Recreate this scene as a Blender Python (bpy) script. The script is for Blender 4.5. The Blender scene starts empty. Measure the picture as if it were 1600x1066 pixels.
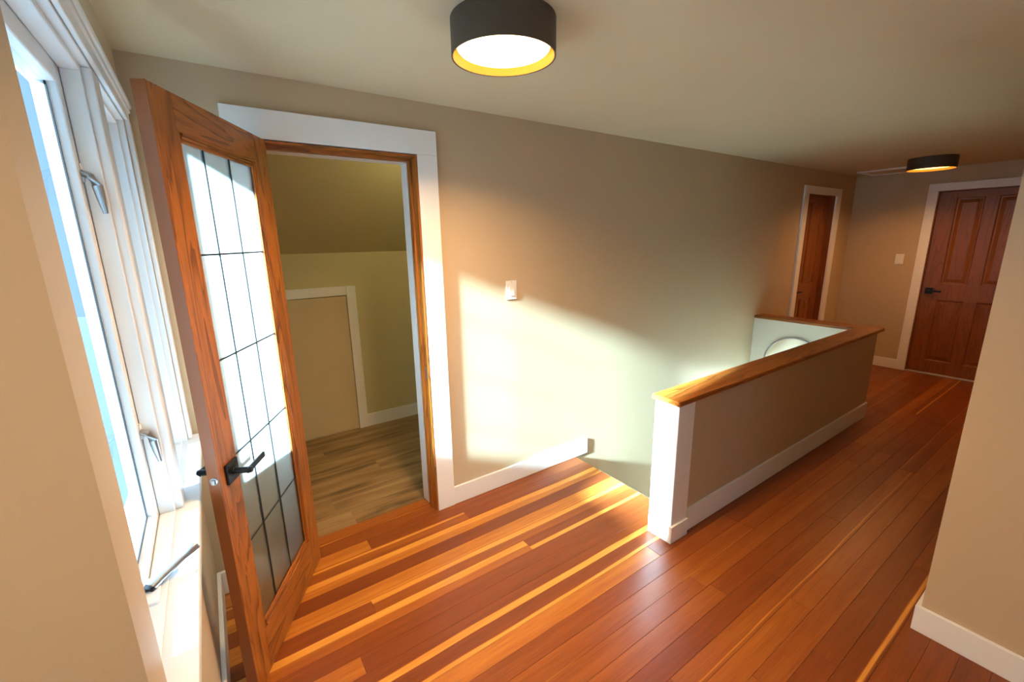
import bpy, bmesh, math, random
from mathutils import Vector, Matrix

S = bpy.context.scene
COL = S.collection
random.seed(11)

# ------------------------------------------------------------------ camera, world, sun, exposure
def make_camera():
    yaw, pit, rol = math.radians(34.5784), math.radians(13.1015), math.radians(-1.0138)
    F = Vector((math.sin(yaw)*math.cos(pit), math.cos(yaw)*math.cos(pit), -math.sin(pit)))
    R = Vector((math.cos(yaw), -math.sin(yaw), 0))
    U = R.cross(F)
    R2 = R*math.cos(rol) + U*math.sin(rol)
    U2 = -R*math.sin(rol) + U*math.cos(rol)
    cd = bpy.data.cameras.new('camera')
    cd.sensor_width = 36.0
    cd.lens = 681.28*36/1600
    cd.clip_start = 0.02
    co = bpy.data.objects.new('camera', cd)
    m = Matrix.Identity(4)
    for i in range(3):
        m[i][0] = R2[i]; m[i][1] = U2[i]; m[i][2] = -F[i]
    m[0][3], m[1][3], m[2][3] = 0.160, -2.2004, 1.5888
    co.matrix_world = m
    COL.objects.link(co)
    S.camera = co
make_camera()

SKY = (0.36, 0.64, 1.0)
SKY_STRENGTH = 1.3
SUN_STRENGTH = 135.0
SUN_DIR = Vector((1.0, 0.166, -0.405))
SUN_ANGLE = 4.2
LAMP_STRENGTH = 3.6
LAMP_COLOR = (1.0, 0.62, 0.30)

w = bpy.data.worlds.new('sky'); S.world = w
w.use_nodes = True
bg = w.node_tree.nodes['Background']
bg.inputs[0].default_value = (*SKY, 1); bg.inputs[1].default_value = SKY_STRENGTH

sd = bpy.data.lights.new('sun', 'SUN')
sd.energy = SUN_STRENGTH; sd.angle = math.radians(SUN_ANGLE); sd.color = (0.58, 0.82, 1.0)
so = bpy.data.objects.new('sun', sd); COL.objects.link(so)
so.rotation_euler = SUN_DIR.to_track_quat('-Z', 'Y').to_euler()
so.location = (-6, -2, 4)

S.view_settings.view_transform = 'Standard'
S.view_settings.look = 'None'
S.view_settings.exposure = 0.4
S.view_settings.gamma = 1.0
S.view_settings.use_curve_mapping = False

# ------------------------------------------------------------------ helpers
def lin(r, g, b):
    f = lambda c: (c/255)/12.92 if c/255 <= 0.04045 else (((c/255)+0.055)/1.055)**2.4
    return (f(r), f(g), f(b), 1.0)

def new_mat(name):
    m = bpy.data.materials.new(name); m.use_nodes = True
    nt = m.node_tree
    return m, nt, nt.nodes['Principled BSDF']

def node(nt, typ, **kw):
    n = nt.nodes.new(typ)
    for k, v in kw.items(): setattr(n, k, v)
    return n

def mix_rgb(nt, fac, a, b, blend='MIX'):
    n = node(nt, 'ShaderNodeMix', data_type='RGBA', blend_type=blend)
    for sock, v in ((0, fac), (6, a), (7, b)):
        if hasattr(v, 'is_output'): nt.links.new(v, n.inputs[sock])
        else: n.inputs[sock].default_value = v
    return n.outputs[2]

def math_node(nt, op, a, b=None, clamp=False):
    n = node(nt, 'ShaderNodeMath', operation=op, use_clamp=clamp)
    for i, v in enumerate((a, b)):
        if v is None: continue
        if hasattr(v, 'is_output'): nt.links.new(v, n.inputs[i])
        else: n.inputs[i].default_value = v
    return n.outputs[0]

def paint(name, rgb, rough=0.6, bump=0.15, scale=220, spec=0.3, mottling=0.04):
    m, nt, p = new_mat(name)
    tc = node(nt, 'ShaderNodeTexCoord')
    n1 = node(nt, 'ShaderNodeTexNoise'); n1.inputs['Scale'].default_value = 3.0; n1.inputs['Detail'].default_value = 4
    nt.links.new(tc.outputs['Object'], n1.inputs['Vector'])
    c = lin(*rgb)
    d = tuple(x*(1-mottling*2) for x in c[:3]) + (1,)
    nt.links.new(mix_rgb(nt, n1.outputs['Fac'], d, c), p.inputs['Base Color'])
    p.inputs['Roughness'].default_value = rough
    p.inputs['Specular IOR Level'].default_value = spec
    n2 = node(nt, 'ShaderNodeTexNoise'); n2.inputs['Scale'].default_value = scale; n2.inputs['Detail'].default_value = 2
    nt.links.new(tc.outputs['Object'], n2.inputs['Vector'])
    b = node(nt, 'ShaderNodeBump'); b.inputs['Strength'].default_value = bump; b.inputs['Distance'].default_value = 0.002
    nt.links.new(n2.outputs['Fac'], b.inputs['Height']); nt.links.new(b.outputs['Normal'], p.inputs['Normal'])
    return m

def wood(name, dark, light, axis, rough=0.35, grain=1.0, spec=0.45):
    """oak: long pores and cathedral figure running along the given axis"""
    m, nt, p = new_mat(name)
    tc = node(nt, 'ShaderNodeTexCoord')
    mp = node(nt, 'ShaderNodeMapping')
    sc = [9.0, 9.0, 9.0]; sc[axis] = 0.7
    mp.inputs['Scale'].default_value = sc
    nt.links.new(tc.outputs['Object'], mp.inputs['Vector'])
    n1 = node(nt, 'ShaderNodeTexNoise'); n1.inputs['Scale'].default_value = 1.1; n1.inputs['Detail'].default_value = 3; n1.inputs['Distortion'].default_value = 0.7
    nt.links.new(mp.outputs[0], n1.inputs['Vector'])
    rings = math_node(nt, 'FRACT', math_node(nt, 'MULTIPLY', n1.outputs['Fac'], 9.0))
    mp2 = node(nt, 'ShaderNodeMapping')
    s2 = [420.0, 420.0, 420.0]; s2[axis] = 14.0
    mp2.inputs['Scale'].default_value = s2
    nt.links.new(tc.outputs['Object'], mp2.inputs['Vector'])
    n2 = node(nt, 'ShaderNodeTexNoise'); n2.inputs['Scale'].default_value = 1.0; n2.inputs['Detail'].default_value = 3
    nt.links.new(mp2.outputs[0], n2.inputs['Vector'])
    a = math_node(nt, 'MULTIPLY', math_node(nt, 'POWER', rings, 3.0), 0.85*grain)
    b = math_node(nt, 'MULTIPLY', math_node(nt, 'SUBTRACT', n2.outputs['Fac'], 0.42), 1.9*grain)
    f = math_node(nt, 'ADD', a, b, clamp=True)
    nt.links.new(mix_rgb(nt, f, lin(*light), lin(*dark)), p.inputs['Base Color'])
    p.inputs['Roughness'].default_value = rough; p.inputs['Specular IOR Level'].default_value = spec
    bn = node(nt, 'ShaderNodeBump'); bn.inputs['Strength'].default_value = 0.12; bn.inputs['Distance'].default_value = 0.001
    nt.links.new(n2.outputs['Fac'], bn.inputs['Height']); nt.links.new(bn.outputs['Normal'], p.inputs['Normal'])
    return m

def plain(name, rgb, rough=0.5, metal=0.0, spec=0.5):
    m, nt, p = new_mat(name)
    tc = node(nt, 'ShaderNodeTexCoord')
    n1 = node(nt, 'ShaderNodeTexNoise'); n1.inputs['Scale'].default_value = 60
    nt.links.new(tc.outputs['Object'], n1.inputs['Vector'])
    c = lin(*rgb); d = tuple(x*0.88 for x in c[:3]) + (1,)
    nt.links.new(mix_rgb(nt, n1.outputs['Fac'], d, c), p.inputs['Base Color'])
    p.inputs['Roughness'].default_value = rough; p.inputs['Metallic'].default_value = metal
    p.inputs['Specular IOR Level'].default_value = spec
    return m

def floor_material():
    """fir strip: object colour = tone, sap streak position, sap streak width, seed (per plank)"""
    m, nt, p = new_mat('fir_plank')
    oi = node(nt, 'ShaderNodeObjectInfo')
    sep = node(nt, 'ShaderNodeSeparateColor'); nt.links.new(oi.outputs['Color'], sep.inputs[0])
    tone, sapc, sapw = sep.outputs[0], sep.outputs[1], sep.outputs[2]
    tc = node(nt, 'ShaderNodeTexCoord')
    rnd = node(nt, 'ShaderNodeVectorMath', operation='ADD')
    off = node(nt, 'ShaderNodeCombineXYZ'); nt.links.new(math_node(nt, 'MULTIPLY', oi.outputs['Random'], 37.0), off.inputs[0]); nt.links.new(math_node(nt, 'MULTIPLY', oi.outputs['Random'], 11.0), off.inputs[2])
    nt.links.new(tc.outputs['Object'], rnd.inputs[0]); nt.links.new(off.outputs[0], rnd.inputs[1])
    ramp = node(nt, 'ShaderNodeValToRGB')
    e = ramp.color_ramp.elements
    e[0].position = 0.0; e[0].color = lin(96, 44, 20)
    e[1].position = 1.0; e[1].color = lin(226, 164, 74)
    for pos, c in ((0.3, (130, 65, 27)), (0.55, (162, 92, 35)), (0.78, (196, 127, 48))):
        x = e.new(pos); x.color = lin(*c)
    # streak across the plank width (local y runs -0.042..0.042)
    sx = node(nt, 'ShaderNodeSeparateXYZ'); nt.links.new(tc.outputs['Object'], sx.inputs[0])
    mpw = node(nt, 'ShaderNodeMapping'); mpw.inputs['Scale'].default_value = (1.3, 6, 1)
    nt.links.new(rnd.outputs[0], mpw.inputs['Vector'])
    nw = node(nt, 'ShaderNodeTexNoise'); nw.inputs['Scale'].default_value = 1.0; nw.inputs['Detail'].default_value = 2
    nt.links.new(mpw.outputs[0], nw.inputs['Vector'])
    yy = math_node(nt, 'ADD', math_node(nt, 'MULTIPLY', sx.outputs[1], 11.9), 0.5)
    yy = math_node(nt, 'ADD', yy, math_node(nt, 'MULTIPLY', math_node(nt, 'SUBTRACT', nw.outputs['Fac'], 0.5), 0.35))
    dist = math_node(nt, 'ABSOLUTE', math_node(nt, 'SUBTRACT', yy, sapc))
    sap = math_node(nt, 'MULTIPLY', math_node(nt, 'SUBTRACT', math_node(nt, 'MULTIPLY', sapw, 0.5), dist), 14.0, clamp=True)
    # fine grain along x
    mg = node(nt, 'ShaderNodeMapping'); mg.inputs['Scale'].default_value = (7, 260, 60)
    nt.links.new(rnd.outputs[0], mg.inputs['Vector'])
    ng = node(nt, 'ShaderNodeTexNoise'); ng.inputs['Scale'].default_value = 1.0; ng.inputs['Detail'].default_value = 4
    nt.links.new(mg.outputs[0], ng.inputs['Vector'])
    ml = node(nt, 'ShaderNodeMapping'); ml.inputs['Scale'].default_value = (1.6, 26, 8)
    nt.links.new(rnd.outputs[0], ml.inputs['Vector'])
    nl = node(nt, 'ShaderNodeTexNoise'); nl.inputs['Scale'].default_value = 1.0; nl.inputs['Detail'].default_value = 3
    nt.links.new(ml.outputs[0], nl.inputs['Vector'])
    t = math_node(nt, 'ADD', tone, math_node(nt, 'MULTIPLY', math_node(nt, 'SUBTRACT', nl.outputs['Fac'], 0.5), 0.34))
    t = math_node(nt, 'ADD', t, math_node(nt, 'MULTIPLY', math_node(nt, 'SUBTRACT', ng.outputs['Fac'], 0.5), 0.34))
    t = math_node(nt, 'ADD', t, math_node(nt, 'MULTIPLY', sap, math_node(nt, 'SUBTRACT', 0.86, tone)), clamp=True)
    nt.links.new(t, ramp.inputs[0])
    nt.links.new(ramp.outputs[0], p.inputs['Base Color'])
    # worn satin varnish
    nr = node(nt, 'ShaderNodeTexNoise'); nr.inputs['Scale'].default_value = 5.0; nr.inputs['Detail'].default_value = 5
    geo = node(nt, 'ShaderNodeNewGeometry'); nt.links.new(geo.outputs['Position'], nr.inputs['Vector'])
    nt.links.new(math_node(nt, 'ADD', math_node(nt, 'MULTIPLY', nr.outputs['Fac'], 0.22), 0.24), p.inputs['Roughness'])
    p.inputs['Specular IOR Level'].default_value = 0.30
    bn = node(nt, 'ShaderNodeBump'); bn.inputs['Strength'].default_value = 0.08; bn.inputs['Distance'].default_value = 0.001
    nt.links.new(ng.outputs['Fac'], bn.inputs['Height']); nt.links.new(bn.outputs['Normal'], p.inputs['Normal'])
    return m

def laminate_material():
    m, nt, p = new_mat('grey_oak_laminate')
    oi = node(nt, 'ShaderNodeObjectInfo')
    tc = node(nt, 'ShaderNodeTexCoord')
    off = node(nt, 'ShaderNodeCombineXYZ'); nt.links.new(math_node(nt, 'MULTIPLY', oi.outputs['Random'], 53.0), off.inputs[0])
    rnd = node(nt, 'ShaderNodeVectorMath', operation='ADD')
    nt.links.new(tc.outputs['Object'], rnd.inputs[0]); nt.links.new(off.outputs[0], rnd.inputs[1])
    m1 = node(nt, 'ShaderNodeMapping'); m1.inputs['Scale'].default_value = (1.5, 13, 5); nt.links.new(rnd.outputs[0], m1.inputs['Vector'])
    n1 = node(nt, 'ShaderNodeTexNoise'); n1.inputs['Scale'].default_value = 1; n1.inputs['Detail'].default_value = 6; n1.inputs['Distortion'].default_value = 0.6
    nt.links.new(m1.outputs[0], n1.inputs['Vector'])
    r = node(nt, 'ShaderNodeValToRGB'); e = r.color_ramp.elements
    e[0].position = 0.3; e[0].color = lin(90, 70, 46); e[1].position = 0.70; e[1].color = lin(172, 144, 104)
    x = e.new(0.45); x.color = lin(140, 112, 76)
    t = math_node(nt, 'ADD', n1.outputs['Fac'], math_node(nt, 'MULTIPLY', math_node(nt, 'SUBTRACT', oi.outputs['Random'], 0.5), 0.12))
    nt.links.new(t, r.inputs[0]); nt.links.new(r.outputs[0], p.inputs['Base Color'])
    p.inputs['Roughness'].default_value = 0.5
    return m

def clear_glass(name, tint=(0.94, 0.98, 1.0)):
    m, nt, p = new_mat(name)
    nt.nodes.remove(p)
    out = nt.nodes['Material Output']
    tr = node(nt, 'ShaderNodeBsdfTransparent'); tr.inputs[0].default_value = (*tint, 1)
    gl = node(nt, 'ShaderNodeBsdfGlossy'); gl.inputs['Roughness'].default_value = 0.02; gl.inputs['Color'].default_value = (0.30, 0.38, 0.45, 1)
    fr = node(nt, 'ShaderNodeFresnel'); fr.inputs[0].default_value = 1.5
    mx = node(nt, 'ShaderNodeMixShader')
    ge = node(nt, 'ShaderNodeNewGeometry')
    nt.links.new(math_node(nt, 'MULTIPLY', fr.outputs[0], math_node(nt, 'SUBTRACT', 1.0, ge.outputs['Backfacing'])), mx.inputs[0]); nt.links.new(tr.outputs[0], mx.inputs[1]); nt.links.new(gl.outputs[0], mx.inputs[2])
    nt.links.new(mx.outputs[0], out.inputs[0])
    return m

def rain_glass():
    """obscure glass of the open door: part clear, part scattered by its hammered face"""
    m, nt, p = new_mat('obscure_glass')
    nt.nodes.remove(p)
    out = nt.nodes['Material Output']
    tc = node(nt, 'ShaderNodeTexCoord')
    n = node(nt, 'ShaderNodeTexNoise'); n.inputs['Scale'].default_value = 55; n.inputs['Detail'].default_value = 3; n.inputs['Distortion'].default_value = 1.2
    nt.links.new(tc.outputs['Object'], n.inputs['Vector'])
    b = node(nt, 'ShaderNodeBump'); b.inputs['Strength'].default_value = 0.6; b.inputs['Distance'].default_value = 0.003
    nt.links.new(n.outputs['Fac'], b.inputs['Height'])
    tr = node(nt, 'ShaderNodeBsdfTransparent'); tr.inputs[0].default_value = (0.90, 0.97, 0.96, 1)
    rf = node(nt, 'ShaderNodeBsdfRefraction'); rf.inputs['Color'].default_value = (0.93, 0.98, 0.98, 1)
    rf.inputs['Roughness'].default_value = 0.28; rf.inputs['IOR'].default_value = 1.12
    nt.links.new(b.outputs['Normal'], rf.inputs['Normal'])
    gl = node(nt, 'ShaderNodeBsdfGlossy'); gl.inputs['Roughness'].default_value = 0.18
    nt.links.new(b.outputs['Normal'], gl.inputs['Normal'])
    fr = node(nt, 'ShaderNodeFresnel'); fr.inputs[0].default_value = 1.5
    m1 = node(nt, 'ShaderNodeMixShader'); m1.inputs[0].default_value = 0.36
    tl = node(nt, 'ShaderNodeBsdfTranslucent'); tl.inputs[0].default_value = (0.9, 0.97, 0.97, 1)
    m0 = node(nt, 'ShaderNodeMixShader'); m0.inputs[0].default_value = 0.28
    nt.links.new(rf.outputs[0], m0.inputs[1]); nt.links.new(tl.outputs[0], m0.inputs[2])
    nt.links.new(tr.outputs[0], m1.inputs[1]); nt.links.new(m0.outputs[0], m1.inputs[2])
    m2 = node(nt, 'ShaderNodeMixShader')
    ge = node(nt, 'ShaderNodeNewGeometry')
    nt.links.new(math_node(nt, 'MULTIPLY', fr.outputs[0], math_node(nt, 'SUBTRACT', 1.0, ge.outputs['Backfacing'])), m2.inputs[0]); nt.links.new(m1.outputs[0], m2.inputs[1]); nt.links.new(gl.outputs[0], m2.inputs[2])
    nt.links.new(m2.outputs[0], out.inputs[0])
    return m

def emit(name, color, strength):
    m, nt, p = new_mat(name)
    p.inputs['Base Color'].default_value = (0.9, 0.88, 0.84, 1)
    p.inputs['Emission Color'].default_value = (*color, 1)
    p.inputs['Emission Strength'].default_value = strength
    return m

M = {}
M['wall'] = paint('greige_wall_paint', (195, 172, 140), 0.55)
M['ceiling'] = paint('greige_ceiling_paint', (200, 181, 148), 0.8)
M['stairwall'] = paint('daylit_stairwell_paint', (228, 230, 222), 0.6)  # stairwell daylight put into a whiter wall colour
M['trim'] = paint('white_trim_paint', (236, 234, 230), 0.32, 0.04, 120, 0.5, 0.02)
M['closet'] = paint('cream_closet_paint', (206, 194, 150), 0.6)
M['panelpaint'] = paint('cream_hatch_paint', (202, 184, 148), 0.6)
M['oldwhite'] = paint('aged_white_window_paint', (230, 232, 232), 0.4, 0.25, 60, 0.5, 0.06)
M['oak_z'] = wood('golden_oak_upright', (98, 50, 14), (170, 98, 36), 2)
M['oak_x'] = wood('golden_oak_level', (98, 50, 14), (170, 98, 36), 0)
M['oak_y'] = wood('golden_oak_crosswise', (98, 50, 14), (170, 98, 36), 1)
M['edge'] = plain('stained_door_edge', (142, 78, 32), 0.4)
M['darkoak'] = wood('walnut_stained_oak', (88, 44, 15), (140, 78, 33), 2, grain=0.55)
M['fir'] = floor_material()
M['lam'] = laminate_material()
M['gap'] = plain('dark_gap', (46, 26, 16), 0.9)
M['black'] = plain('matte_black_metal', (20, 21, 23), 0.38, 0.4)
M['bronze'] = plain('dark_bronze_shade', (74, 64, 52), 0.55)
M['gold'] = plain('gold_leaf_lining', (226, 162, 48), 0.4, 0.2)
M['steel'] = plain('brushed_steel', (170, 174, 178), 0.3, 0.9)
M['palestrip'] = plain('pale_blue_grey', (205, 210, 220), 0.3, 0.2)  # pale blue grey, slightly metallic
M['lead'] = plain('lead_came', (52, 56, 54), 0.5, 0.6)
M['seal'] = plain('black_rubber_seal', (22, 22, 24), 0.7)
M['plastic'] = plain('white_switch_plastic', (236, 234, 228), 0.35)
M['clear'] = clear_glass('window_glass')
M['rain'] = rain_glass()
M['ground'] = paint('blue_grey_ground', (60, 70, 78), 0.9, 0.3, 8)  # even dark blue grey
M['brick'] = paint('outer_stucco', (190, 186, 178), 0.9)
M['lamp'] = emit('lit_diffuser', LAMP_COLOR, LAMP_STRENGTH)
M['lamp_dim'] = emit('dimmed_diffuser', (1.0, 0.52, 0.18), 3.2)
mm, nt_, p_ = new_mat('mirror_silver'); p_.inputs['Metallic'].default_value = 1; p_.inputs['Roughness'].default_value = 0.03; p_.inputs['Base Color'].default_value = (0.88, 0.9, 0.89, 1)
M['mirror'] = mm

def tag(o, label=None, cat=None, group=None, kind=None):
    if label: o['label'] = label
    if cat: o['category'] = cat
    if group: o['group'] = group
    if kind: o['kind'] = kind
    return o

def empty(name, loc=(0, 0, 0), rz=0.0):
    o = bpy.data.objects.new(name, None); COL.objects.link(o)
    o.location = loc; o.rotation_euler = (0, 0, rz); o.empty_display_size = 0.05
    return o

def link(name, bm, mat, parent=None, smooth=False):
    me = bpy.data.meshes.new(name)
    bmesh.ops.recalc_face_normals(bm, faces=bm.faces)
    bm.to_mesh(me); bm.free()
    me.materials.append(mat)
    if smooth:
        for p in me.polygons: p.use_smooth = True
    o = bpy.data.objects.new(name, me); COL.objects.link(o)
    if parent: o.parent = parent
    return o

def add_box(bm, x0, x1, y0, y1, z0, z1, bevel=0.0, seg=2):
    x0, x1 = sorted((x0, x1)); y0, y1 = sorted((y0, y1)); z0, z1 = sorted((z0, z1))
    vs = [bm.verts.new((x, y, z)) for z in (z0, z1) for y in (y0, y1) for x in (x0, x1)]
    fs = [bm.faces.new([vs[i] for i in f]) for f in ((0, 2, 3, 1), (4, 5, 7, 6), (0, 1, 5, 4), (2, 6, 7, 3), (0, 4, 6, 2), (1, 3, 7, 5))]
    if bevel > 0:
        es = list({e for f in fs for e in f.edges})
        bmesh.ops.bevel(bm, geom=es, offset=bevel, segments=seg, profile=0.5, affect='EDGES')

def box(name, b, mat, parent=None, bevel=0.0):
    bm = bmesh.new(); add_box(bm, *b, bevel=bevel)
    return link(name, bm, mat, parent)

def boxes(name, bs, mat, parent=None, bevel=0.0):
    bm = bmesh.new()
    for b in bs: add_box(bm, *b, bevel=bevel)
    return link(name, bm, mat, parent)

def lathe(name, prof, mat, parent=None, center=(0, 0, 0), n=64, axis='z', smooth=True):
    bm = bmesh.new(); rings = []
    for r, h in prof:
        ring = []
        for i in range(n):
            a = 2*math.pi*i/n
            c, s = r*math.cos(a), r*math.sin(a)
            p = {'z': (c, s, h), 'x': (h, c, s), 'y': (c, h, s)}[axis]
            ring.append(bm.verts.new((p[0]+center[0], p[1]+center[1], p[2]+center[2])))
        rings.append(ring)
    for a, b in zip(rings, rings[1:]):
        for i in range(n):
            j = (i+1) % n
            bm.faces.new((a[i], a[j], b[j], b[i]))
    if prof[0][0] > 1e-5 and prof[0] != prof[-1]: bm.faces.new(rings[0])
    if prof[-1][0] > 1e-5 and prof[0] != prof[-1]: bm.faces.new(rings[-1])
    bmesh.ops.remove_doubles(bm, verts=bm.verts, dist=1e-6)
    o = link(name, bm, mat, parent, smooth)
    if smooth:
        try: o.data.set_sharp_from_angle(angle=math.radians(35))
        except Exception: pass
    return o

def tube(name, pts, radii, mat, parent=None, n=12, flat=1.0):
    """round bar through pts; flat < 1 squashes it in the second cross axis"""
    bm = bmesh.new(); rings = []
    pts = [Vector(p) for p in pts]
    for k, p in enumerate(pts):
        d = (pts[min(k+1, len(pts)-1)] - pts[max(k-1, 0)]).normalized()
        up = Vector((0, 0, 1)) if abs(d.z) < 0.95 else Vector((0, 1, 0))
        s = d.cross(up).normalized(); u = s.cross(d)
        r = radii[k] if isinstance(radii, (list, tuple)) else radii
        rings.append([bm.verts.new(p + s*math.cos(2*math.pi*i/n)*r + u*math.sin(2*math.pi*i/n)*r*flat) for i in range(n)])
    for a, b in zip(rings, rings[1:]):
        for i in range(n): bm.faces.new((a[i], a[(i+1) % n], b[(i+1) % n], b[i]))
    bm.faces.new(rings[0]); bm.faces.new(rings[-1])
    o = link(name, bm, mat, parent, True)
    try: o.data.set_sharp_from_angle(angle=math.radians(40))
    except Exception: pass
    return o

def slab_with_holes(name, axis, c0, c1, u0, u1, v0, v1, holes, mat, parent=None):
    """wall slab; axis 'x': u=y, v=z ; axis 'y': u=x, v=z ; axis 'z': u=x, v=y.  One joined mesh on a grid of cells."""
    us = sorted({u0, u1, *[h[0] for h in holes], *[h[1] for h in holes]})
    vs = sorted({v0, v1, *[h[2] for h in holes], *[h[3] for h in holes]})
    us = [u for u in us if u0 <= u <= u1]; vs = [v for v in vs if v0 <= v <= v1]
    bm = bmesh.new()
    def P(u, v, c): return {'x': (c, u, v), 'y': (u, c, v), 'z': (u, v, c)}[axis]
    cache = {}
    def V(i, j, c):
        k = (i, j, c)
        if k not in cache: cache[k] = bm.verts.new(P(us[i], vs[j], c))
        return cache[k]
    def solid(i, j):
        if not (0 <= i < len(us)-1 and 0 <= j < len(vs)-1): return False
        cu, cv = (us[i]+us[i+1])/2, (vs[j]+vs[j+1])/2
        return not any(h[0] < cu < h[1] and h[2] < cv < h[3] for h in holes)
    for i in range(len(us)-1):
        for j in range(len(vs)-1):
            if not solid(i, j): continue
            for c in (c0, c1):
                bm.faces.new([V(i, j, c), V(i+1, j, c), V(i+1, j+1, c), V(i, j+1, c)])
            for di, dj, a, b in ((-1, 0, (i, j), (i, j+1)), (1, 0, (i+1, j), (i+1, j+1)), (0, -1, (i, j), (i+1, j)), (0, 1, (i, j+1), (i+1, j+1))):
                if not solid(i+di, j+dj):
                    bm.faces.new([V(*a, c0), V(*b, c0), V(*b, c1), V(*a, c1)])
    return link(name, bm, mat, parent)

# ------------------------------------------------------------------ main dimensions (metres)
H = 2.2615           # ceiling
L = 6.79             # far wall
BX = 0.016           # skirting thickness
XS = 2.227           # edge of the stair opening
PY0, PY1 = -0.985, -0.862   # stair parapet
PX1 = 4.79; EX0 = 4.69
RX, RY = 2.349, -1.92
ST0, ST1 = -1.453, -1.345   # short wall by the window

# ------------------------------------------------------------------ structure: walls and ceiling
o = slab_with_holes('wall_back', 'y', 0.0, 0.15, -0.15, L+0.12, -2.0, H, [(0.398, 1.107, -0.018, 2.012), (5.529, 6.255, -0.018, 2.012)], M['wall'])
tag(o, 'long greige wall behind the open glazed door and the stair opening', 'wall', kind='structure')
o = slab_with_holes('wall_left', 'x', -0.15, 0.0, ST0, 0.15, -0.3, H, [(-1.345, -0.075, 0.79, 2.03)], M['wall'])
tag(o, 'narrow greige wall holding the tall white window', 'wall', kind='structure')
o = box('wall_near', (-0.37, -0.15, ST0, ST0+0.045, -0.3, H), M['wall'])
tag(o, 'beige wall running off from the near side of the window', 'wall', kind='structure')
o = box('wall_right', (RX, RX+0.12, -4.0, RY, -0.3, H), M['wall'])
tag(o, 'greige wall end with white skirting at the lower corner opposite the window', 'wall', kind='structure')
o = box('wall_hall', (RX+0.12, L+0.12, RY-0.12, RY, -0.3, H), M['wall'])
tag(o, 'greige hallway wall hidden behind the near wall end', 'wall', kind='structure')
o = slab_with_holes('wall_far', 'x', L, L+0.12, RY, 0.0, -0.3, H, [(-1.59, -0.770, 0.0, 2.018)], M['wall'])
tag(o, 'greige end wall of the hall with the stained four panel door', 'wall', kind='structure')
o = slab_with_holes('wall_rear', 'y', -4.12, -4.0, -0.37, RX+0.12, -0.3, H, [(0.2, 1.8, 0.85, 2.0)], M['wall'])
tag(o, 'greige wall behind the viewer with a wide window opening added for light', 'wall', kind='structure')
o = box('wall_side', (-0.37, -0.32, -4.0, ST0, -0.3, H), M['wall'])
tag(o, 'greige side wall of the room behind the viewer', 'wall', kind='structure')
o = slab_with_holes('ceiling', 'z', H, H+0.12, -0.37, L+0.12, -4.12, 0.15, [(-0.5, -0.15, ST0+0.045, 0.2)], M['ceiling'])
tag(o, 'flat greige painted ceiling over the hall', 'ceiling', kind='structure')

# stairwell shell
o = box('wall_stairwell', (XS+0.0, EX0, PY1-0.02, PY1, -2.0, -0.05), M['stairwall'])
tag(o, 'daylight whitened stairwell side wall below the floor', 'wall', kind='structure')
o = box('wall_stairwell_end', (EX0, PX1, PY1, -0.0, -2.0, 0.768), M['stairwall'])
tag(o, 'daylight whitened parapet end across the stairwell behind the round mirror', 'wall', kind='structure')
o = boxes('wall_parapet', [(2.1195, PX1, PY0, PY1, 0.0, 0.768)], M['wall'])
tag(o, 'low greige parapet wall guarding the stair opening', 'wall', kind='structure')
o.data.materials.append(M['stairwall'])
for f in o.data.polygons:
    if f.normal.y > 0.9: f.material_index = 1  # stair face gets the daylight whitened colour
# skin on the hall side of the far parapet keeps the hall colour
box('hall_face', (PX1, PX1+0.004, PY0, -0.001, 0.0, 0.768), M['wall'], bpy.data.objects['wall_stairwell_end'])

# ------------------------------------------------------------------ floor: substrate plus single planks
floor = slab_with_holes('floor', 'z', -0.06, -0.0185, -0.32, L, -4.0, 0.0, [(XS, EX0, PY1, 0.1), (-0.5, -0.05, ST1, 0.2), (RX, L+1, -4.1, RY-0.06)], M['gap'])
tag(floor, 'reddish fir strip floor with golden streaks running down the hall', 'floor', kind='structure')

def plank(parent, x0, x1, y0, y1, mat, tone, sapc, sapw, z=0.0, t=0.018, ch=0.0007, gap=0.0004):
    bm = bmesh.new()
    hx, hy = (x1-x0)/2-gap, (y1-y0)/2-gap
    lo = [bm.verts.new((sx*hx, sy*hy, -t)) for sx, sy in ((-1, -1), (1, -1), (1, 1), (-1, 1))]
    mi = [bm.verts.new((sx*hx, sy*hy, -ch)) for sx, sy in ((-1, -1), (1, -1), (1, 1), (-1, 1))]
    hi = [bm.verts.new((sx*(hx-ch), sy*(hy-ch), 0)) for sx, sy in ((-1, -1), (1, -1), (1, 1), (-1, 1))]
    bm.faces.new(hi)
    for a, b in ((lo, mi), (mi, hi)):
        for i in range(4): bm.faces.new((a[i], a[(i+1) % 4], b[(i+1) % 4], b[i]))
    o = link('plank', bm, mat, parent)
    o.location = ((x0+x1)/2, (y0+y1)/2, z)
    o.color = (tone, sapc, sapw, random.random())
    return o

PITCH = 0.0845; Y0 = -0.0262
row_y = lambda k: Y0 - PITCH*k
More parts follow.
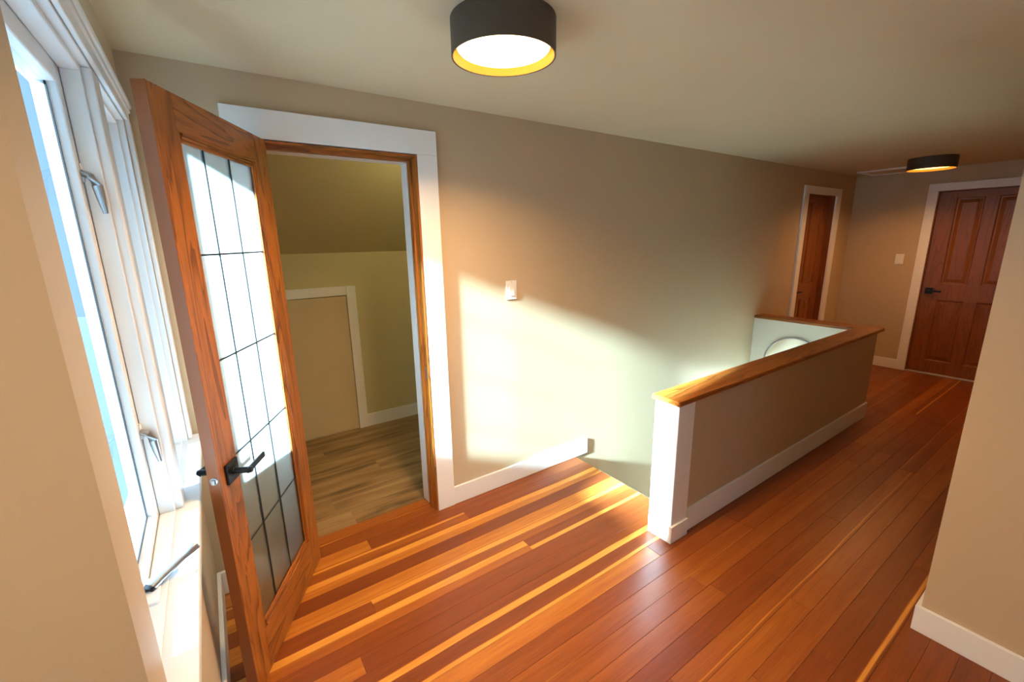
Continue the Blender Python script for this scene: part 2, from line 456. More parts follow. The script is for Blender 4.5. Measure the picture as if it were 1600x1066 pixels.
# row -> list of (joint x end, tone, sap centre 0..1 (1 = towards the back wall), sap width)
SPEC = {
 -1: [(9, .30, .5, 0)],
 0: [(0.67, .66, .5, 0), (9, .30, .5, 0)],
 1: [(1.22, .42, .8, .25), (9, .30, .5, 0)],
 2: [(9, .64, .75, .5)],
 3: [(9, .20, .5, 0)],
 4: [(9, .64, .1, .12)],
 5: [(0.56, .26, .97, .16), (9, .40, .82, .46)],
 6: [(1.36, .50, .80, .60), (9, .26, .16, .42)],
 7: [(9, .24, .5, 0)],
 8: [(0.44, .58, .5, 0), (9, .20, .5, 0)],
 9: [(9, .22, .18, .48)],
 10: [(9, .22, .08, .34)],
 11: [(1.86, .62, .5, 0), (9, .16, .5, 0)],
 12: [(3.4, .32, .5, 0), (9, .16, .5, .0)],
 13: [(2.45, .38, .0, .08), (9, .34, .5, 0)],
 14: [(5.2, .36, .5, 0), (9, .22, .5, .2)],
 15: [(4.1, .40, .5, 0), (9, .26, .5, .0)],
 16: [(2.9, .24, .5, 0), (9, .22, .5, .0)],
 17: [(3.9, .38, .15, .2), (9, .28, .9, .1)],
 18: [(2.1, .44, .5, 0), (9, .42, .5, 0)],
 19: [(4.6, .40, .5, 0), (9, .26, .5, .0)],
 20: [(1.9, .22, .5, 0), (9, .24, .5, 0)],
 21: [(2.8, .26, .2, .42), (9, .30, .5, 0)],
 22: [(1.7, .22, .5, 0), (9, .28, .5, 0)],
 23: [(1.9, .34, .5, 0), (9, .26, .5, 0)],
}
def lay_rows():
    r = random.Random(4)
    for k in range(-1, 47):
        y1, y0 = row_y(k), row_y(k+1)
        if k == -1: y1 = 0.0   # first strip runs against the wall
        ym = (y0+y1)/2
        if ym > PY1: spans = [(0.0, XS), (PX1-0.06, L)]
        elif ym > RY-0.04: spans = [(0.0 if ym > ST0 else -0.32, L)]
        else: spans = [(-0.32, RX)]
        spec = SPEC.get(k)
        for si, (a, b) in enumerate(spans):
            if si == 0 and spec and a >= -0.01:
                segs = [list(s) for s in spec]
            elif spec and a < 0:
                segs = [list(s) for s in spec]
            else:
                segs = []; x = a + r.uniform(0.5, 2.2)
                while x < b:
                    segs.append([x, r.choice((.18, .24, .3, .36, .44)), r.choice((.1, .9)), r.choice((0, 0, .3))]); x += r.uniform(1.0, 2.4)
                segs.append([99, r.choice((.2, .28, .36)), .5, 0])
            # long runs get a few more joints far down the hall
            x = a
            for e, tone, sc, sw in segs:
                xe = min(e, b)
                while xe - x > 2.75:
                    cut = x + r.uniform(1.6, 2.5)
                    plank(floor, x, cut, y0, y1, M['fir'], tone, sc, sw); x = cut
                    tone = max(.14, min(.6, tone + r.uniform(-.12, .10))); sw *= 0.6
                if xe - x > 0.02: plank(floor, x, xe, y0, y1, M['fir'], tone, sc, sw)
                x = max(x, xe)
                if x >= b - 0.01: break
lay_rows()
# boards in the doorway
plank(floor, 0.400, 1.105, 0.0, 0.075, M['fir'], .36, .9, .2)
plank(floor, 0.400, 1.105, 0.075, 0.148, M['fir'], .46, .5, 0, z=0.004)

# ------------------------------------------------------------------ low storage room behind the doorway
cf = box('floor_storage', (0.0, 2.2, 0.15, 1.52, -0.06, -0.012), M['gap'])
tag(cf, 'brown grey wood effect plank floor inside the storage room', 'floor', kind='structure')
rr = random.Random(9)
y = 0.15
while y < 1.5:
    y2 = min(y+0.178, 1.5); x = 0.0; nx = rr.uniform(0.3, 1.1)
    while x < 2.2:
        xe = min(nx, 2.2)
        plank(cf, x, xe, y, y2, M['lam'], .5, 0, 0, z=-0.001, t=0.010)
        x = xe; nx = x + 1.22
    y = y2
o = box('wall_knee', (0.0, 2.2, 1.5, 1.58, -0.06, 1.56), M['closet'])
tag(o, 'cream knee wall under the sloped ceiling of the storage room', 'wall', kind='structure')
o = box('wall_storage_left', (-0.12, 0.0, 0.15, 1.58, -0.06, 2.3), M['closet'])
tag(o, 'cream side wall of the storage room by the hinges', 'wall', kind='structure')
o = box('wall_storage_right', (2.2, 2.3, 0.15, 1.58, -0.06, 2.3), M['closet'])
tag(o, 'cream side wall of the storage room beyond the jamb', 'wall', kind='structure')
bm = bmesh.new()
sl = [(1.5, 1.51), (0.56, 2.262), (0.56, 2.36), (1.58, 1.56)]
A = [bm.verts.new((-0.12, yy, zz)) for yy, zz in sl]; B = [bm.verts.new((2.3, yy, zz)) for yy, zz in sl]
bm.faces.new(A); bm.faces.new(B)
for i in range(4): bm.faces.new((A[i], A[(i+1) % 4], B[(i+1) % 4], B[i]))
o = link('ceiling_slope', bm, M['closet']); tag(o, 'sloped cream ceiling inside the storage room', 'ceiling', kind='structure')
o = box('ceiling_storage', (-0.12, 2.3, 0.15, 0.56, H, H+0.1), M['closet']); tag(o, 'flat strip of ceiling above the storage room lamp', 'ceiling', kind='structure')
o = slab_with_holes('wall_lining', 'y', 0.15, 0.16, 0.0, 2.2, 0.0, H, [(0.35, 1.16, -0.01, 2.06)], M['closet'])
tag(o, 'cream lining on the storage side of the doorway wall', 'wall', kind='structure')
o = box('baseboard_knee', (1.145, 2.2, 1.485, 1.5, 0.0, 0.112), M['trim'], bevel=0.002)
tag(o, 'white skirting along the cream knee wall', 'skirting', kind='structure')
hp = empty('access_hatch', (0.55, 1.4985, 0)); tag(hp, 'cream access hatch with white trim in the knee wall', 'hatch')
box('panel', (-0.48, 0.515, -0.012, 0.0, 0.012, 1.165), M['panelpaint'], hp, 0.002)
box('casing', (0.52, 0.594, -0.018, 0.0, 0.0, 1.245), M['trim'], hp, 0.002)
box('casing', (-0.52, 0.52, -0.018, 0.0, 1.172, 1.245), M['trim'], hp, 0.002)

# ------------------------------------------------------------------ skirtings
def skirting(name, b, label):
    o = box(name, b, M['trim'], bevel=0.0025); tag(o, label, 'skirting', kind='structure'); return o
skirting('baseboard_back', (1.216, 2.344, -BX, 0.0, 0.0, 0.115), 'white skirting from the doorway casing to the stair edge')
skirting('baseboard_corner', (BX, 0.289, -BX, 0.0, 0.0, 0.115), 'short white skirting between window wall and doorway casing')
skirting('baseboard_left', (0.0, BX, ST0, 0.0, 0.0, 0.115), 'white skirting under the window')
skirting('baseboard_near', (-0.32, BX, ST0-BX, ST0, 0.0, 0.115), 'white skirting on the beige wall beside the window')
bb = skirting('baseboard_right', (RX-BX, RX, -4.0, RY+BX, 0.0, 0.112), 'white skirting along the near wall end')
skirting('baseboard_hall', (RX, L, RY, RY+BX, 0.0, 0.112), 'white skirting along the hidden side of the hall')
skirting('baseboard_far', (L-BX, L, -0.6854, 0.0, 0.0, 0.115), 'white skirting between hall corner and stained door casing')
skirting('baseboard_far_end', (L-BX, L, RY+BX, -1.675, 0.0, 0.115), 'white skirting beyond the stained end door')
skirting('baseboard_alcove', (PX1+0.006, 5.43, -BX, 0.0, 0.0, 0.115), 'white skirting behind the stair parapet')
skirting('baseboard_alcove_end', (6.372, L-BX, -BX, 0.0, 0.0, 0.115), 'short white skirting in the far hall corner')
skirting('baseboard_parapet', (2.13, PX1, PY0-BX, PY0, 0.0, 0.135), 'long white skirting at the foot of the stair parapet')

# ------------------------------------------------------------------ parapet post, plinth, oak cap
np_ = empty('newel_post', (1.984, -1.004, 0)); tag(np_, 'square white boxed post at the near end of the stair parapet', 'post')
box('shaft', (0.0, 0.135, 0.0, 0.142, 0.0, 0.770), M['trim'], np_, 0.002)
box('plinth', (-0.013, 0.133, -0.0134, 0.0, 0.0, 0.098), M['trim'], np_, 0.0015)
box('plinth', (-0.013, 0.0, 0.0003, 0.1345, 0.0, 0.098), M['trim'], np_, 0.0015)
cap = empty('parapet_cap', (0, 0, 0.77)); tag(cap, 'golden oak cap rail on top of the stair parapet', 'cap rail')
def cap_board(name, poly, mat):
    bm = bmesh.new()
    lo = [bm.verts.new((x, y, 0)) for x, y in poly]; hi = [bm.verts.new((x, y, 0.026)) for x, y in poly]
    bm.faces.new(lo); bm.faces.new(hi)
    for i in range(len(poly)): bm.faces.new((lo[i], lo[(i+1) % len(poly)], hi[(i+1) % len(poly)], hi[i]))
    bmesh.ops.bevel(bm, geom=list(bm.edges), offset=0.003, segments=2, affect='EDGES')
    return link(name, bm, mat, cap)
CX0, CX1, CYO, CYI, CXI = 1.972, 4.855, -1.012, -0.846, 4.678
cap_board('rail', [(CX0, CYO), (CX1, CYO), (CXI, CYI), (CX0, CYI)], M['oak_x'])
cap_board('return_rail', [(CX1+0.001, CYO+0.0005), (CX1+0.001, -0.001), (CXI+0.001, -0.001), (CXI+0.001, CYI+0.0005)], M['oak_y'])

# ------------------------------------------------------------------ staircase going down along the back wall
st = empty('staircase', (XS, 0, 0)); tag(st, 'wooden staircase dropping away beside the long wall', 'staircase')
for i in range(9):
    z = -0.2*(i+1); x = 0.25*i
    box('riser', (x+0.0, x+0.018, PY1+0.004, -0.001, z, z+0.2-(0.0 if i else 0.02)), M['trim'], st)
    box('tread', (x-0.012 if i else x+0.018, x+0.25, PY1+0.004, -0.001, z-0.03, z), M['oak_y'], st, 0.003)
o = box('floor_landing', (4.46, EX0, PY1, 0.0, -2.0, -1.83), M['oak_y']); tag(o, 'small landing at the foot of the stairs', 'landing', kind='structure')
o = box('floor_lower', (XS-0.2, PX1, PY1-0.1, 0.15, -2.1, -2.0), M['gap']); tag(o, 'dark lower floor beneath the staircase', 'floor', kind='structure')
o = box('wall_understair', (XS-0.04, XS-0.001, PY1, 0.0, -2.0, -0.06), M['stairwall']); tag(o, 'daylight whitened wall under the floor edge at the stair top', 'wall', kind='structure')

mi = empty('round_mirror', (EX0, -0.41, 0.36)); tag(mi, 'round mirror in thin metal frame hanging inside the stairwell', 'mirror')
lathe('glass', [(0.0, -0.012), (0.262, -0.012), (0.262, -0.002), (0.0, -0.002)], M['mirror'], mi, axis='x', n=72)
lathe('frame', [(0.260, -0.020), (0.271, -0.020), (0.273, -0.018), (0.273, -0.001), (0.260, -0.001), (0.260, -0.020)], M['steel'], mi, axis='x', n=72)

# ------------------------------------------------------------------ door casings (trim)
def casing_y(name, x0, x1, xi0, xi1, zt, zi, y, t, label, mat=None):
    e = empty(name, ((x0+x1)/2, y, 0)); c = (x0+x1)/2
    tag(e, label, 'casing', kind='structure')
    box('side_casing', (x0-c, xi0-c, -t, 0, 0, zi), M['trim'], e, 0.002)
    box('side_casing', (xi1-c, x1-c, -t, 0, 0, zi), M['trim'], e, 0.002)
    box('head_casing', (x0-c, x1-c, -t, 0, zi, zt), M['trim'], e, 0.002)
    return e
casing_y('trim_1', 0.289, 1.216, 0.398, 1.107, 2.128, 2.012, 0.0, 0.02, 'wide flat white casing around the open storage doorway')
casing_y('trim_2', 5.430, 6.372, 5.529, 6.255, 2.091, 2.012, 0.0, 0.02, 'white casing around the narrow looking side door past the stairs')
e = empty('trim_3', (L, -1.18, 0)); tag(e, 'white casing around the stained end door', 'casing', kind='structure')
box('side_casing', (-0.02, 0, 0.410, 0.495, 0, 2.018), M['trim'], e, 0.002)
box('side_casing', (-0.02, 0, -0.495, -0.410, 0, 2.018), M['trim'], e, 0.002)
box('head_casing', (-0.02, 0, -0.495, 0.495, 2.018, 2.097), M['trim'], e, 0.002)

# oak jamb of the open doorway
e = empty('trim_4', (0.7525, 0, 0)); tag(e, 'golden oak jamb lining the storage doorway', 'door jamb', kind='structure')
for s in (-1, 1):
    box('jamb', (s*0.3545, s*0.344, -0.019, 0.094, 0, 2.008), M['oak_z'], e, 0.001)
    box('stop', (s*0.344, s*0.333, 0.036, 0.070, 0, 2.002), M['oak_z'], e, 0.001)
    box('painted_jamb', (s*0.3545, s*0.338, 0.094, 0.168, 0, 1.985), M['trim'], e, 0.001)
box('head_jamb', (-0.344, 0.344, -0.019, 0.094, 1.998, 2.008), M['oak_x'], e, 0.001)
box('head_stop', (-0.333, 0.333, 0.036, 0.070, 1.984, 1.998), M['oak_x'], e, 0.001)
box('painted_head', (-0.338, 0.338, 0.094, 0.168, 1.986, 2.008), M['trim'], e, 0.001)
box('strike_plate', (0.3425, 0.344, -0.002, 0.024, 0.83, 0.90), M['steel'], e)

# ------------------------------------------------------------------ the open glazed oak door
DW, DT, DZ0, DZ1 = 0.704, 0.035, 0.012, 2.006
# local x runs from hinge to free edge, local y = 0 face seen from the room, +y the hidden face
ang = math.atan2(-0.88, -0.475)
door = empty('door_1', (0.436, -0.030, 0), ang)
tag(door, 'open golden oak door with leaded obscure glass beside the window', 'door', kind='structure')
# which side is the hidden face?  direction d = (-.475,-.88); hidden side is -normal (.88,-.475)
# local +y = rot90(d) = (.88,-.475) -> visible side is +y, so the body spans y in [-DT, 0]
yb, yf = -DT, 0.0
G0, G1, GZ0, GZ1 = 0.108, 0.604, 0.186, 1.906
box('stile', (G1, DW, yb, yf, DZ0, DZ1), M['oak_z'], door, 0.0015)
box('stile', (0.0, G0, yb, yf, DZ0, DZ1), M['oak_z'], door, 0.0015)
box('top_rail', (G0, G1, yb, yf, GZ1, DZ1), M['oak_x'], door, 0.001)
box('bottom_rail', (G0, G1, yb, yf, DZ0, GZ0), M['oak_x'], door, 0.001)
box('edge_band', (DW, DW+0.0025, yb, yf, DZ0, DZ1), M['edge'], door)
def bead(name, x0, x1, z0, z1, mat, ins):
    """stepped glazing bead (ogee) on both faces, as a three-step moulding"""
    bm = bmesh.new()
    for sgn, yy in ((1, yf), (-1, yb)):
        for k in range(3):
            d0, d1 = k*0.0085, (k+1)*0.0085
            top = yy - sgn*(0.001 + 0.0035*k)
            bot = -DT/2 + sgn*0.003
            bx = {'l': (x0+d0, x0+d1, z0, z1), 'r': (x1-d1, x1-d0, z0, z1), 'b': (x0, x1, z0+d0, z0+d1), 't': (x0, x1, z1-d1, z1-d0)}[ins]
            add_box(bm, bx[0], bx[1], min(top, bot), max(top, bot), bx[2], bx[3], bevel=0.0012, seg=1)
    return link(name, bm, mat, door)
bead('glazing_bead', G0, G0+0.03, GZ0, GZ1, M['oak_z'], 'l')
bead('glazing_bead', G1-0.03, G1, GZ0, GZ1, M['oak_z'], 'r')
bead('glazing_bead', G0+0.0256, G1-0.0256, GZ0, GZ0+0.03, M['oak_x'], 'b')
bead('glazing_bead', G0+0.0256, G1-0.0256, GZ1-0.03, GZ1, M['oak_x'], 't')
gx = [G0+0.0256, 0.300, 0.459, G1-0.0256]
gz = [GZ0+0.0256, 0.545, 0.885, 1.219, 1.558, GZ1-0.0256]
yc = -DT/2
for i in range(3):
    for j in range(5):
        box('pane', (gx[i], gx[i+1], yc-0.002, yc+0.002, gz[j], gz[j+1]), M['rain'], door)
for x in gx[1:3]:
    box('came', (x-0.0035, x+0.0035, yc-0.0042, yc+0.0042, gz[0], gz[-1]), M['lead'], door, 0.001)
for z in gz[1:5]:
    box('came', (gx[0], gx[-1], yc-0.0038, yc+0.0038, z-0.0028, z+0.0028), M['lead'], door, 0.001)
# lever handles on both faces
for face, sgn in ((yf, 1), (yb, -1)):
    hx, hz = 0.640, 0.862
    rose = box('rose', (hx-0.034, hx+0.034, face, face+sgn*0.009, hz-0.034, hz+0.034), M['black'], door, 0.0015)
    lathe('neck', [(0.0, 0), (0.0125, 0), (0.0125, sgn*0.004), (0.0105, sgn*0.006), (0.0105, sgn*0.056), (0.0085, sgn*0.060), (0.0, sgn*0.060)], M['black'], rose, center=(hx, face+sgn*0.008, hz), axis='y', n=24)
    bm = bmesh.new(); ya, yz = face+sgn*0.049, face+sgn*0.066
    add_box(bm, hx-0.112, hx+0.010, min(ya, yz)+0.004, max(ya, yz)-0.004, hz-0.010, hz+0.010, 0.003)
    link('lever', bm, M['black'], rose)
lathe('latch_ring', [(0.0, 0), (0.0125, 0), (0.0125, 0.0014), (0.0105, 0.0022), (0.0, 0.0022)], M['steel'], door, center=(DW+0.0025, yc, 0.862), axis='x', n=28)
box('latch_bolt', (DW+0.004, DW+0.011, yc-0.006, yc+0.006, 0.854, 0.870), M['steel'], door, 0.002)
for z in (0.25, 1.0, 1.78):
    lathe('hinge_knuckle', [(0.0, z-0.045), (0.006, z-0.045), (0.006, z+0.045), (0.0, z+0.045)], M['black'], door, center=(-0.003, yb-0.006, 0), n=16)

# ------------------------------------------------------------------ four panel stained doors
def panel_door(name, loc, rz, width, label, lever_side):
    """leaf in local coords: x across 0..width, visible face at y = 0 looking to -y, body to +y"""
    e = empty(name, loc, rz); tag(e, label, 'door', kind='structure')
    Wd, Hd, T = width, 1.998, 0.036
    st_, mu = 0.140, 0.100
    px = [(st_, (Wd-mu)/2), ((Wd+mu)/2, Wd-st_)]
    pz = [(0.155, 0.850), (1.028, 1.938)]
    d = M['darkoak']
    box('stile', (0, st_, 0, T, 0.012, Hd+0.01), d, e, 0.001)
    box('stile', (Wd-st_, Wd, 0, T, 0.012, Hd+0.01), d, e, 0.001)
    for z0, z1 in ((0.012, 0.155), (0.850, 1.028), (1.938, Hd+0.01)):
        box('rail', (st_, Wd-st_, 0, T, z0, z1), d, e, 0.001)
    for z0, z1 in pz:
        box('mullion', (px[0][1], px[1][0], 0, T, z0, z1), d, e, 0.001)
        for x0, x1 in px:
            # recessed field with sloped raised centre
            bm = bmesh.new()
            def ring(i, y): return [bm.verts.new((x, y, z)) for x, z in ((x0+i, z0+i), (x1-i, z0+i), (x1-i, z1-i), (x0+i, z1-i))]
            rs = [ring(0, 0.004), ring(0.008, 0.013), ring(0.020, 0.014), ring(0.052, 0.005), ring(0.056, 0.005)]
            for a, b in zip(rs, rs[1:]):
                for i in range(4): bm.faces.new((a[i], a[(i+1) % 4], b[(i+1) % 4], b[i]))
            bm.faces.new(rs[-1])
            bk = [bm.verts.new((x, T-0.004, z)) for x, z in ((x0, z0), (x1, z0), (x1, z1), (x0, z1))]
            bm.faces.new(bk)
            for i in range(4): bm.faces.new((rs[0][i], rs[0][(i+1) % 4], bk[(i+1) % 4], bk[i]))
            link('raised_panel', bm, d, e)
    hx = 0.062 if lever_side < 0 else Wd-0.062
    sg = 1 if lever_side < 0 else -1
    rose = box('rose', (hx-0.034, hx+0.034, -0.009, 0, 0.912, 0.980), M['black'], e, 0.0015)
    lathe('neck', [(0.0, -0.009), (0.0105, -0.009), (0.0105, -0.055), (0.0, -0.055)], M['black'], rose, center=(hx, 0, 0.946), axis='y', n=20)
    box('lever', (hx-sg*0.010, hx+sg*0.112, -0.062, -0.051, 0.936, 0.956), M['black'], rose, 0.003)
    return e
# end door: visible face looks to -x ; local x -> world -y
panel_door('door_2', (L+0.040, -0.776, 0), -math.pi/2, 0.808, 'dark stained oak four panel door closing the end of the hall', -1)
panel_door('door_3', (5.537, 0.060, 0), 0.0, 0.710, 'dark stained oak panel door beside the stair parapet', -1)
e = empty('trim_5', (L, -1.18, 0)); tag(e, 'dark stained jamb around the end door', 'door jamb', kind='structure')
for s in (-1, 1): box('jamb', (0.0, 0.12, s*0.4095, s*0.405, 0, 2.012), M['darkoak'], e)
box('head_jamb', (0.0, 0.12, -0.4095, 0.4095, 2.012, 2.0175), M['darkoak'], e)
e = empty('trim_6', (5.892, 0, 0)); tag(e, 'dark stained jamb around the side door by the stairs', 'door jamb', kind='structure')
for s in (-1, 1): box('jamb', (s*0.3628, s*0.3562, 0.0, 0.15, 0, 2.008), M['darkoak'], e)
box('head_jamb', (-0.3628, 0.3628, 0.0, 0.15, 2.0085, 2.0118), M['darkoak'], e)
o = box('threshold_strip', (L-0.004, L+0.04, -1.588, -0.772, 0.0, 0.010), M['palestrip'], bevel=0.003); tag(o, 'thin pale strip under the stained end door', 'threshold')
# closing panels behind the shut doors keep daylight out
o = box('light_block_end', (L+0.13, L+0.16, -1.7, -0.65, -0.05, 2.2), M['gap']); tag(o, 'unseen dark panel keeping daylight out behind the end door', 'wall', kind='structure')
o = box('light_block_side', (5.4, 6.4, 0.16, 0.19, -0.05, 2.2), M['gap']); tag(o, 'unseen dark panel keeping daylight out behind the side door', 'wall', kind='structure')

# ------------------------------------------------------------------ window in the left wall
WY0, WY1, WZ0, WZ1 = -1.345, -0.075, 0.79, 2.03
MU0, MU1 = -0.655, -0.560
win = empty('window_1', (0, -0.7, 0.81)); tag(win, 'tall white painted double casement window beside the open door', 'window', kind='structure')
OY, OZ = 0.7, -0.81     # offset world -> local
def wbox(name, b, mat, parent=None, bevel=0.0):
    return box(name, (b[0], b[1], b[2]+OY, b[3]+OY, b[4]+OZ, b[5]+OZ), mat, parent or win, bevel)
wbox('sill', (-0.15, 0.042, WY0, WY1+0.05, 0.782, 0.812), M['oldwhite'], None, 0.004)
wbox('apron', (0.0005, 0.012, WY0, WY1+0.03, 0.72, 0.782), M['wall'], None, 0.002)
wbox('head_frame', (-0.15, -0.001, WY0, WY1, 2.012, WZ1), M['oldwhite'], None, 0.002)
wbox('jamb', (-0.15, -0.001, WY0, WY0+0.006, 0.812, 2.012), M['oldwhite'], None, 0.002)
wbox('jamb', (-0.15, -0.001, WY1-0.022, WY1, 0.812, 2.012), M['oldwhite'], None, 0.002)
wbox('mullion', (-0.105, 0.002, MU0, MU1, 0.812, 2.012), M['oldwhite'], None, 0.004)
wbox('casing', (0.0, 0.014, WY1, WY1+0.055, 0.812, 2.02), M['oldwhite'], None, 0.003)
hd = wbox('head_casing', (0.0, 0.012, WY0, WY1+0.055, 2.018, 2.075), M['oldwhite'], None, 0.003)
wbox('drip_moulding', (0.0, 0.024, WY0, WY1+0.06, 2.066, 2.088), M['oldwhite'], hd, 0.006)
wbox('bead_moulding', (0.0, 0.018, WY0, WY1+0.057, 2.050, 2.064), M['oldwhite'], hd, 0.005)
for (a, b) in ((WY0+0.006, MU0), (MU1, WY1-0.022)):
    # inner stops
    wbox('stop', (-0.056, -0.018, b-0.012, b, 0.812, 2.012), M['oldwhite'], None, 0.003)
    wbox('stop', (-0.056, -0.018, a, a+0.006, 0.812, 2.012), M['oldwhite'], None, 0.003)
    wbox('stop', (-0.056, -0.018, a+0.012, b-0.012, 1.998, 2.012), M['oldwhite'], None, 0.003)
    wbox('stop', (-0.056, -0.018, a+0.012, b-0.012, 0.812, 0.818), M['oldwhite'], None, 0.003)
    sz0, sz1 = 0.8125, 2.0115
    sy0, sy1 = a+0.001, b-0.001
    nw = 0.068 if a < -1 else 0.024
    sash = empty('sash', (0, 0, 0)); sash.parent = win
    wbox('stile', (-0.104, -0.057, sy1-0.048, sy1, sz0, sz1), M['oldwhite'], sash, 0.004)
    wbox('stile', (-0.104, -0.057, sy0, sy0+nw, sz0, sz1), M['oldwhite'], sash, 0.004)
    wbox('top_rail', (-0.104, -0.057, sy0+nw, sy1-0.048, sz1-0.055, sz1), M['oldwhite'], sash, 0.004)
    wbox('bottom_rail', (-0.104, -0.057, sy0+nw, sy1-0.048, sz0, sz0+0.026), M['oldwhite'], sash, 0.004)
    wbox('pane', (-0.084, -0.080, sy0+nw-0.004, sy1-0.044, sz0+0.022, sz1-0.05), M['clear'], sash)
    wbox('seal', (-0.080, -0.0765, sy1-0.054, sy1-0.0475, sz0+0.026, sz1-0.05), M['seal'], sash)
    wbox('seal', (-0.080, -0.0765, sy0+0.05, sy1-0.05, sz0+0.0255, sz0+0.030), M['seal'], sash)
# lock levers on the mullion side of the near sash
for zt in (1.766, 1.083):
    lk = wbox('lock', (-0.058, -0.052, -0.680, -0.664, zt-0.022, zt+0.022), M['oldwhite'], None, 0.003)
    tube('lock_lever', [(-0.056, -0.677+OY, zt+OZ), (-0.040, -0.680+OY, zt-0.008+OZ), (-0.031, -0.682+OY, zt-0.030+OZ), (-0.029, -0.682+OY, zt-0.060+OZ), (-0.026, -0.682+OY, zt-0.096+OZ)],
         [0.012, 0.0115, 0.011, 0.009, 0.005], M['steel'], lk, 12, 0.7)
# crank operator on the sill
op = empty('crank_operator', (0, 0, 0)); op.parent = win
wbox('cover', (-0.062, -0.030, -1.085, -0.985, 0.812, 0.826), M['oldwhite'], op, 0.004)
tube('hub', [(-0.052, -1.034+OY, 0.824+OZ), (-0.046, -1.029+OY, 0.829+OZ)], [0.0145, 0.0135], M['black'], op, 16)
tube('crank_arm', [(-0.050, -1.033+OY, 0.826+OZ), (-0.030, -1.014+OY, 0.833+OZ), (0.000, -0.990+OY, 0.842+OZ), (0.018, -0.976+OY, 0.848+OZ)], [0.0125, 0.0112, 0.0092, 0.0088], M['steel'], op, 14)
tube('crank_knob', [(0.015, -0.978+OY, 0.847+OZ), (0.022, -0.972+OY, 0.849+OZ), (0.038, -0.960+OY, 0.855+OZ), (0.040, -0.958+OY, 0.856+OZ)], [0.0090, 0.0100, 0.0118, 0.0108], M['steel'], op, 14)

# unseen window added behind the viewer to light the near walls
w2 = empty('fill_window', (1.0, -4.06, 0.85)); tag(w2, 'plain wide unseen window added to bring light from behind the viewer', 'window', kind='structure')
boxes('frame', [(-0.8, -0.75, -0.06, 0.06, 0, 1.15), (0.75, 0.8, -0.06, 0.06, 0, 1.15), (-0.75, 0.75, -0.06, 0.06, 0, 0.05), (-0.75, 0.75, -0.06, 0.06, 1.10, 1.15)], M['trim'], w2)
box('pane', (-0.75, 0.75, -0.003, 0.003, 0.05, 1.10), M['clear'], w2)

# ------------------------------------------------------------------ ceiling lamps
def drum_lamp(loc, label, r=0.167, h=0.105, glow='lamp', watts=28.0, color=LAMP_COLOR):
    e = empty('ceiling_light', loc); tag(e, label, 'ceiling light', 'drum ceiling lights')
    lathe('shade', [(r-0.004, -0.001), (r, -0.001), (r, -h), (r-0.004, -h), (r-0.004, -0.001)], M['bronze'], e, n=96)
    lathe('lining', [(r-0.0045, -0.004), (r-0.0055, -0.004), (r-0.0055, -h+0.001), (r-0.0045, -h+0.001), (r-0.0045, -0.004)], M['gold'], e, n=96)
    lathe('diffuser', [(0.0, -h+0.020), (r-0.024, -h+0.020), (r-0.018, -h+0.026), (r-0.018, -h+0.040), (0.0, -h+0.040)], M[glow], e, n=80)
    ld = bpy.data.lights.new('bulb', 'AREA'); ld.shape = 'DISK'; ld.size = 2*(r-0.03); ld.energy = watts; ld.color = color; ld.spread = math.radians(150)
    lo = bpy.data.objects.new('bulb', ld); COL.objects.link(lo); lo.parent = e; lo.location = (0, 0, -h+0.002)
    lathe('mounting_plate', [(0.0, -0.001), (r-0.010, -0.001), (r-0.010, -0.012), (0.0, -0.012)], M['bronze'], e, n=64)
    return e
drum_lamp((1.042, -0.903, H), 'dark drum ceiling light with gold lining above the landing')
drum_lamp((5.84, -0.888, H), 'dark drum ceiling light glowing at the far end of the hall', 0.176, glow='lamp_dim', watts=10.0, color=(1.0, 0.50, 0.20))
drum_lamp((-0.10, -2.42, H), 'unseen drum ceiling light added behind the viewer to brighten the near walls', watts=12.0, color=(1.0, 0.80, 0.58))  # unseen lamp, added to brighten the near walls and foreground
e = empty('storage_light', (1.45, 0.34, H)); tag(e, 'small round ceiling light inside the storage room', 'ceiling light')
M['lamp2'] = emit('storage_diffuser', (1.0, 0.92, 0.48), 42.0)
lathe('base', [(0.0, -0.001), (0.09, -0.001), (0.09, -0.018), (0.0, -0.018)], M['trim'], e, n=40)
lathe('diffuser', [(0.082, -0.018), (0.082, -0.035), (0.06, -0.055), (0.0, -0.062)], M['lamp2'], e, n=40)

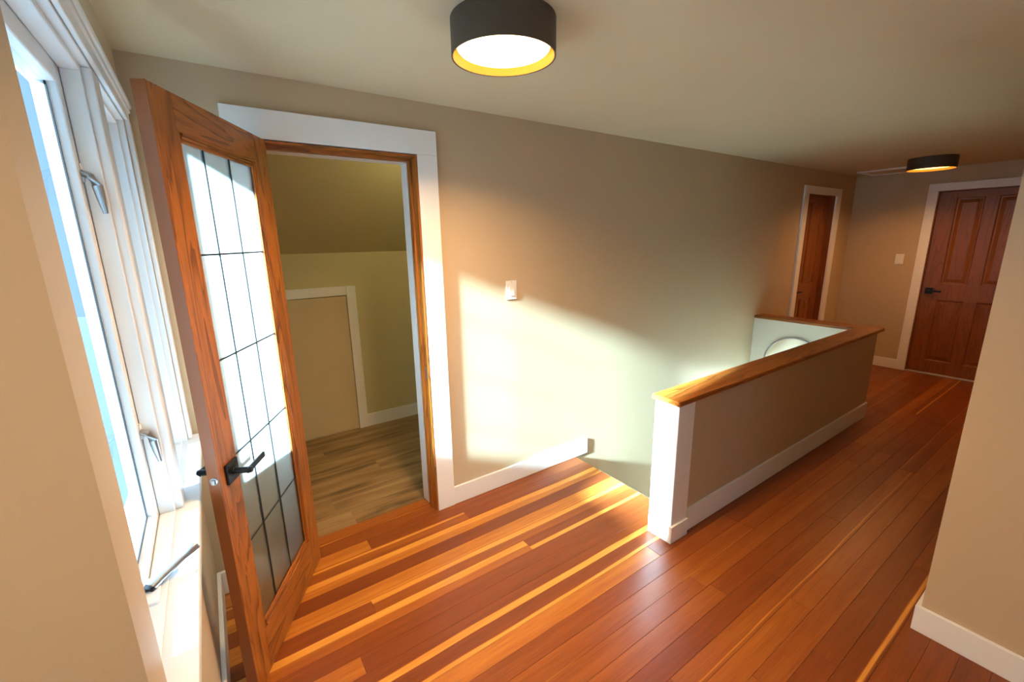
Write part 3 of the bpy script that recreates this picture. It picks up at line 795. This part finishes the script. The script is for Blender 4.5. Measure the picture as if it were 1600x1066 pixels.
# attic hatch on the ceiling near the end wall
e = empty('attic_hatch', (6.55, -0.52, H)); tag(e, 'white framed attic hatch on the ceiling past the far lamp', 'hatch')
box('panel', (-0.19, 0.19, -0.32, 0.32, -0.010, -0.0005), M['ceiling'], e, 0.002)
box('frame_strip', (-0.235, -0.19, -0.37, 0.37, -0.016, -0.0005), M['trim'], e, 0.002)
box('frame_strip', (0.19, 0.235, -0.37, 0.37, -0.016, -0.0005), M['trim'], e, 0.002)
box('frame_strip', (-0.19, 0.19, 0.32, 0.37, -0.016, -0.0005), M['trim'], e, 0.002)
box('frame_strip', (-0.19, 0.19, -0.37, -0.32, -0.016, -0.0005), M['trim'], e, 0.002)

# ------------------------------------------------------------------ light switches
def switch(loc, rz, label):
    e = empty('light_switch', loc, rz); tag(e, label, 'light switch', 'rocker light switches')
    box('plate', (-0.038, 0.038, -0.007, -0.0003, -0.0585, 0.0585), M['plastic'], e, 0.0025)
    box('bezel', (-0.0185, 0.0185, -0.0085, -0.006, -0.0355, 0.0355), M['plastic'], e, 0.001)
    bm = bmesh.new()
    pts = [(-0.0165, -0.0085), (-0.0165, -0.0135), (0.0165, -0.0085), (0.0165, -0.0135)]
    v = [bm.verts.new(p) for p in ((-0.0165, -0.008, -0.033), (0.0165, -0.008, -0.033), (0.0165, -0.008, 0.033), (-0.0165, -0.008, 0.033),
                                   (-0.0165, -0.0135, -0.033), (0.0165, -0.0135, -0.033), (0.0165, -0.0090, 0.033), (-0.0165, -0.0090, 0.033))]
    for f in ((0, 1, 2, 3), (4, 5, 6, 7), (0, 1, 5, 4), (1, 2, 6, 5), (2, 3, 7, 6), (3, 0, 4, 7)): bm.faces.new([v[i] for i in f])
    link('rocker', bm, M['plastic'], e)
    for z in (-0.048, 0.048):
        lathe('screw', [(0.0, -0.0072), (0.003, -0.0072), (0.0028, -0.0078), (0.0, -0.0078)], M['steel'], e, center=(0, 0, z), axis='y', n=12)
switch((1.676, 0, 1.288), 0, 'white rocker switch on the long wall near the doorway')
switch((L, -0.540, 1.290), -math.pi/2, 'white rocker switch on the end wall beside the stained door')

# ------------------------------------------------------------------ outside
o = box('ground', (-40, 40, -40, 40, -3.3, -3.2), M['ground']); tag(o, 'blue grey ground outside below the window', 'ground', kind='structure')
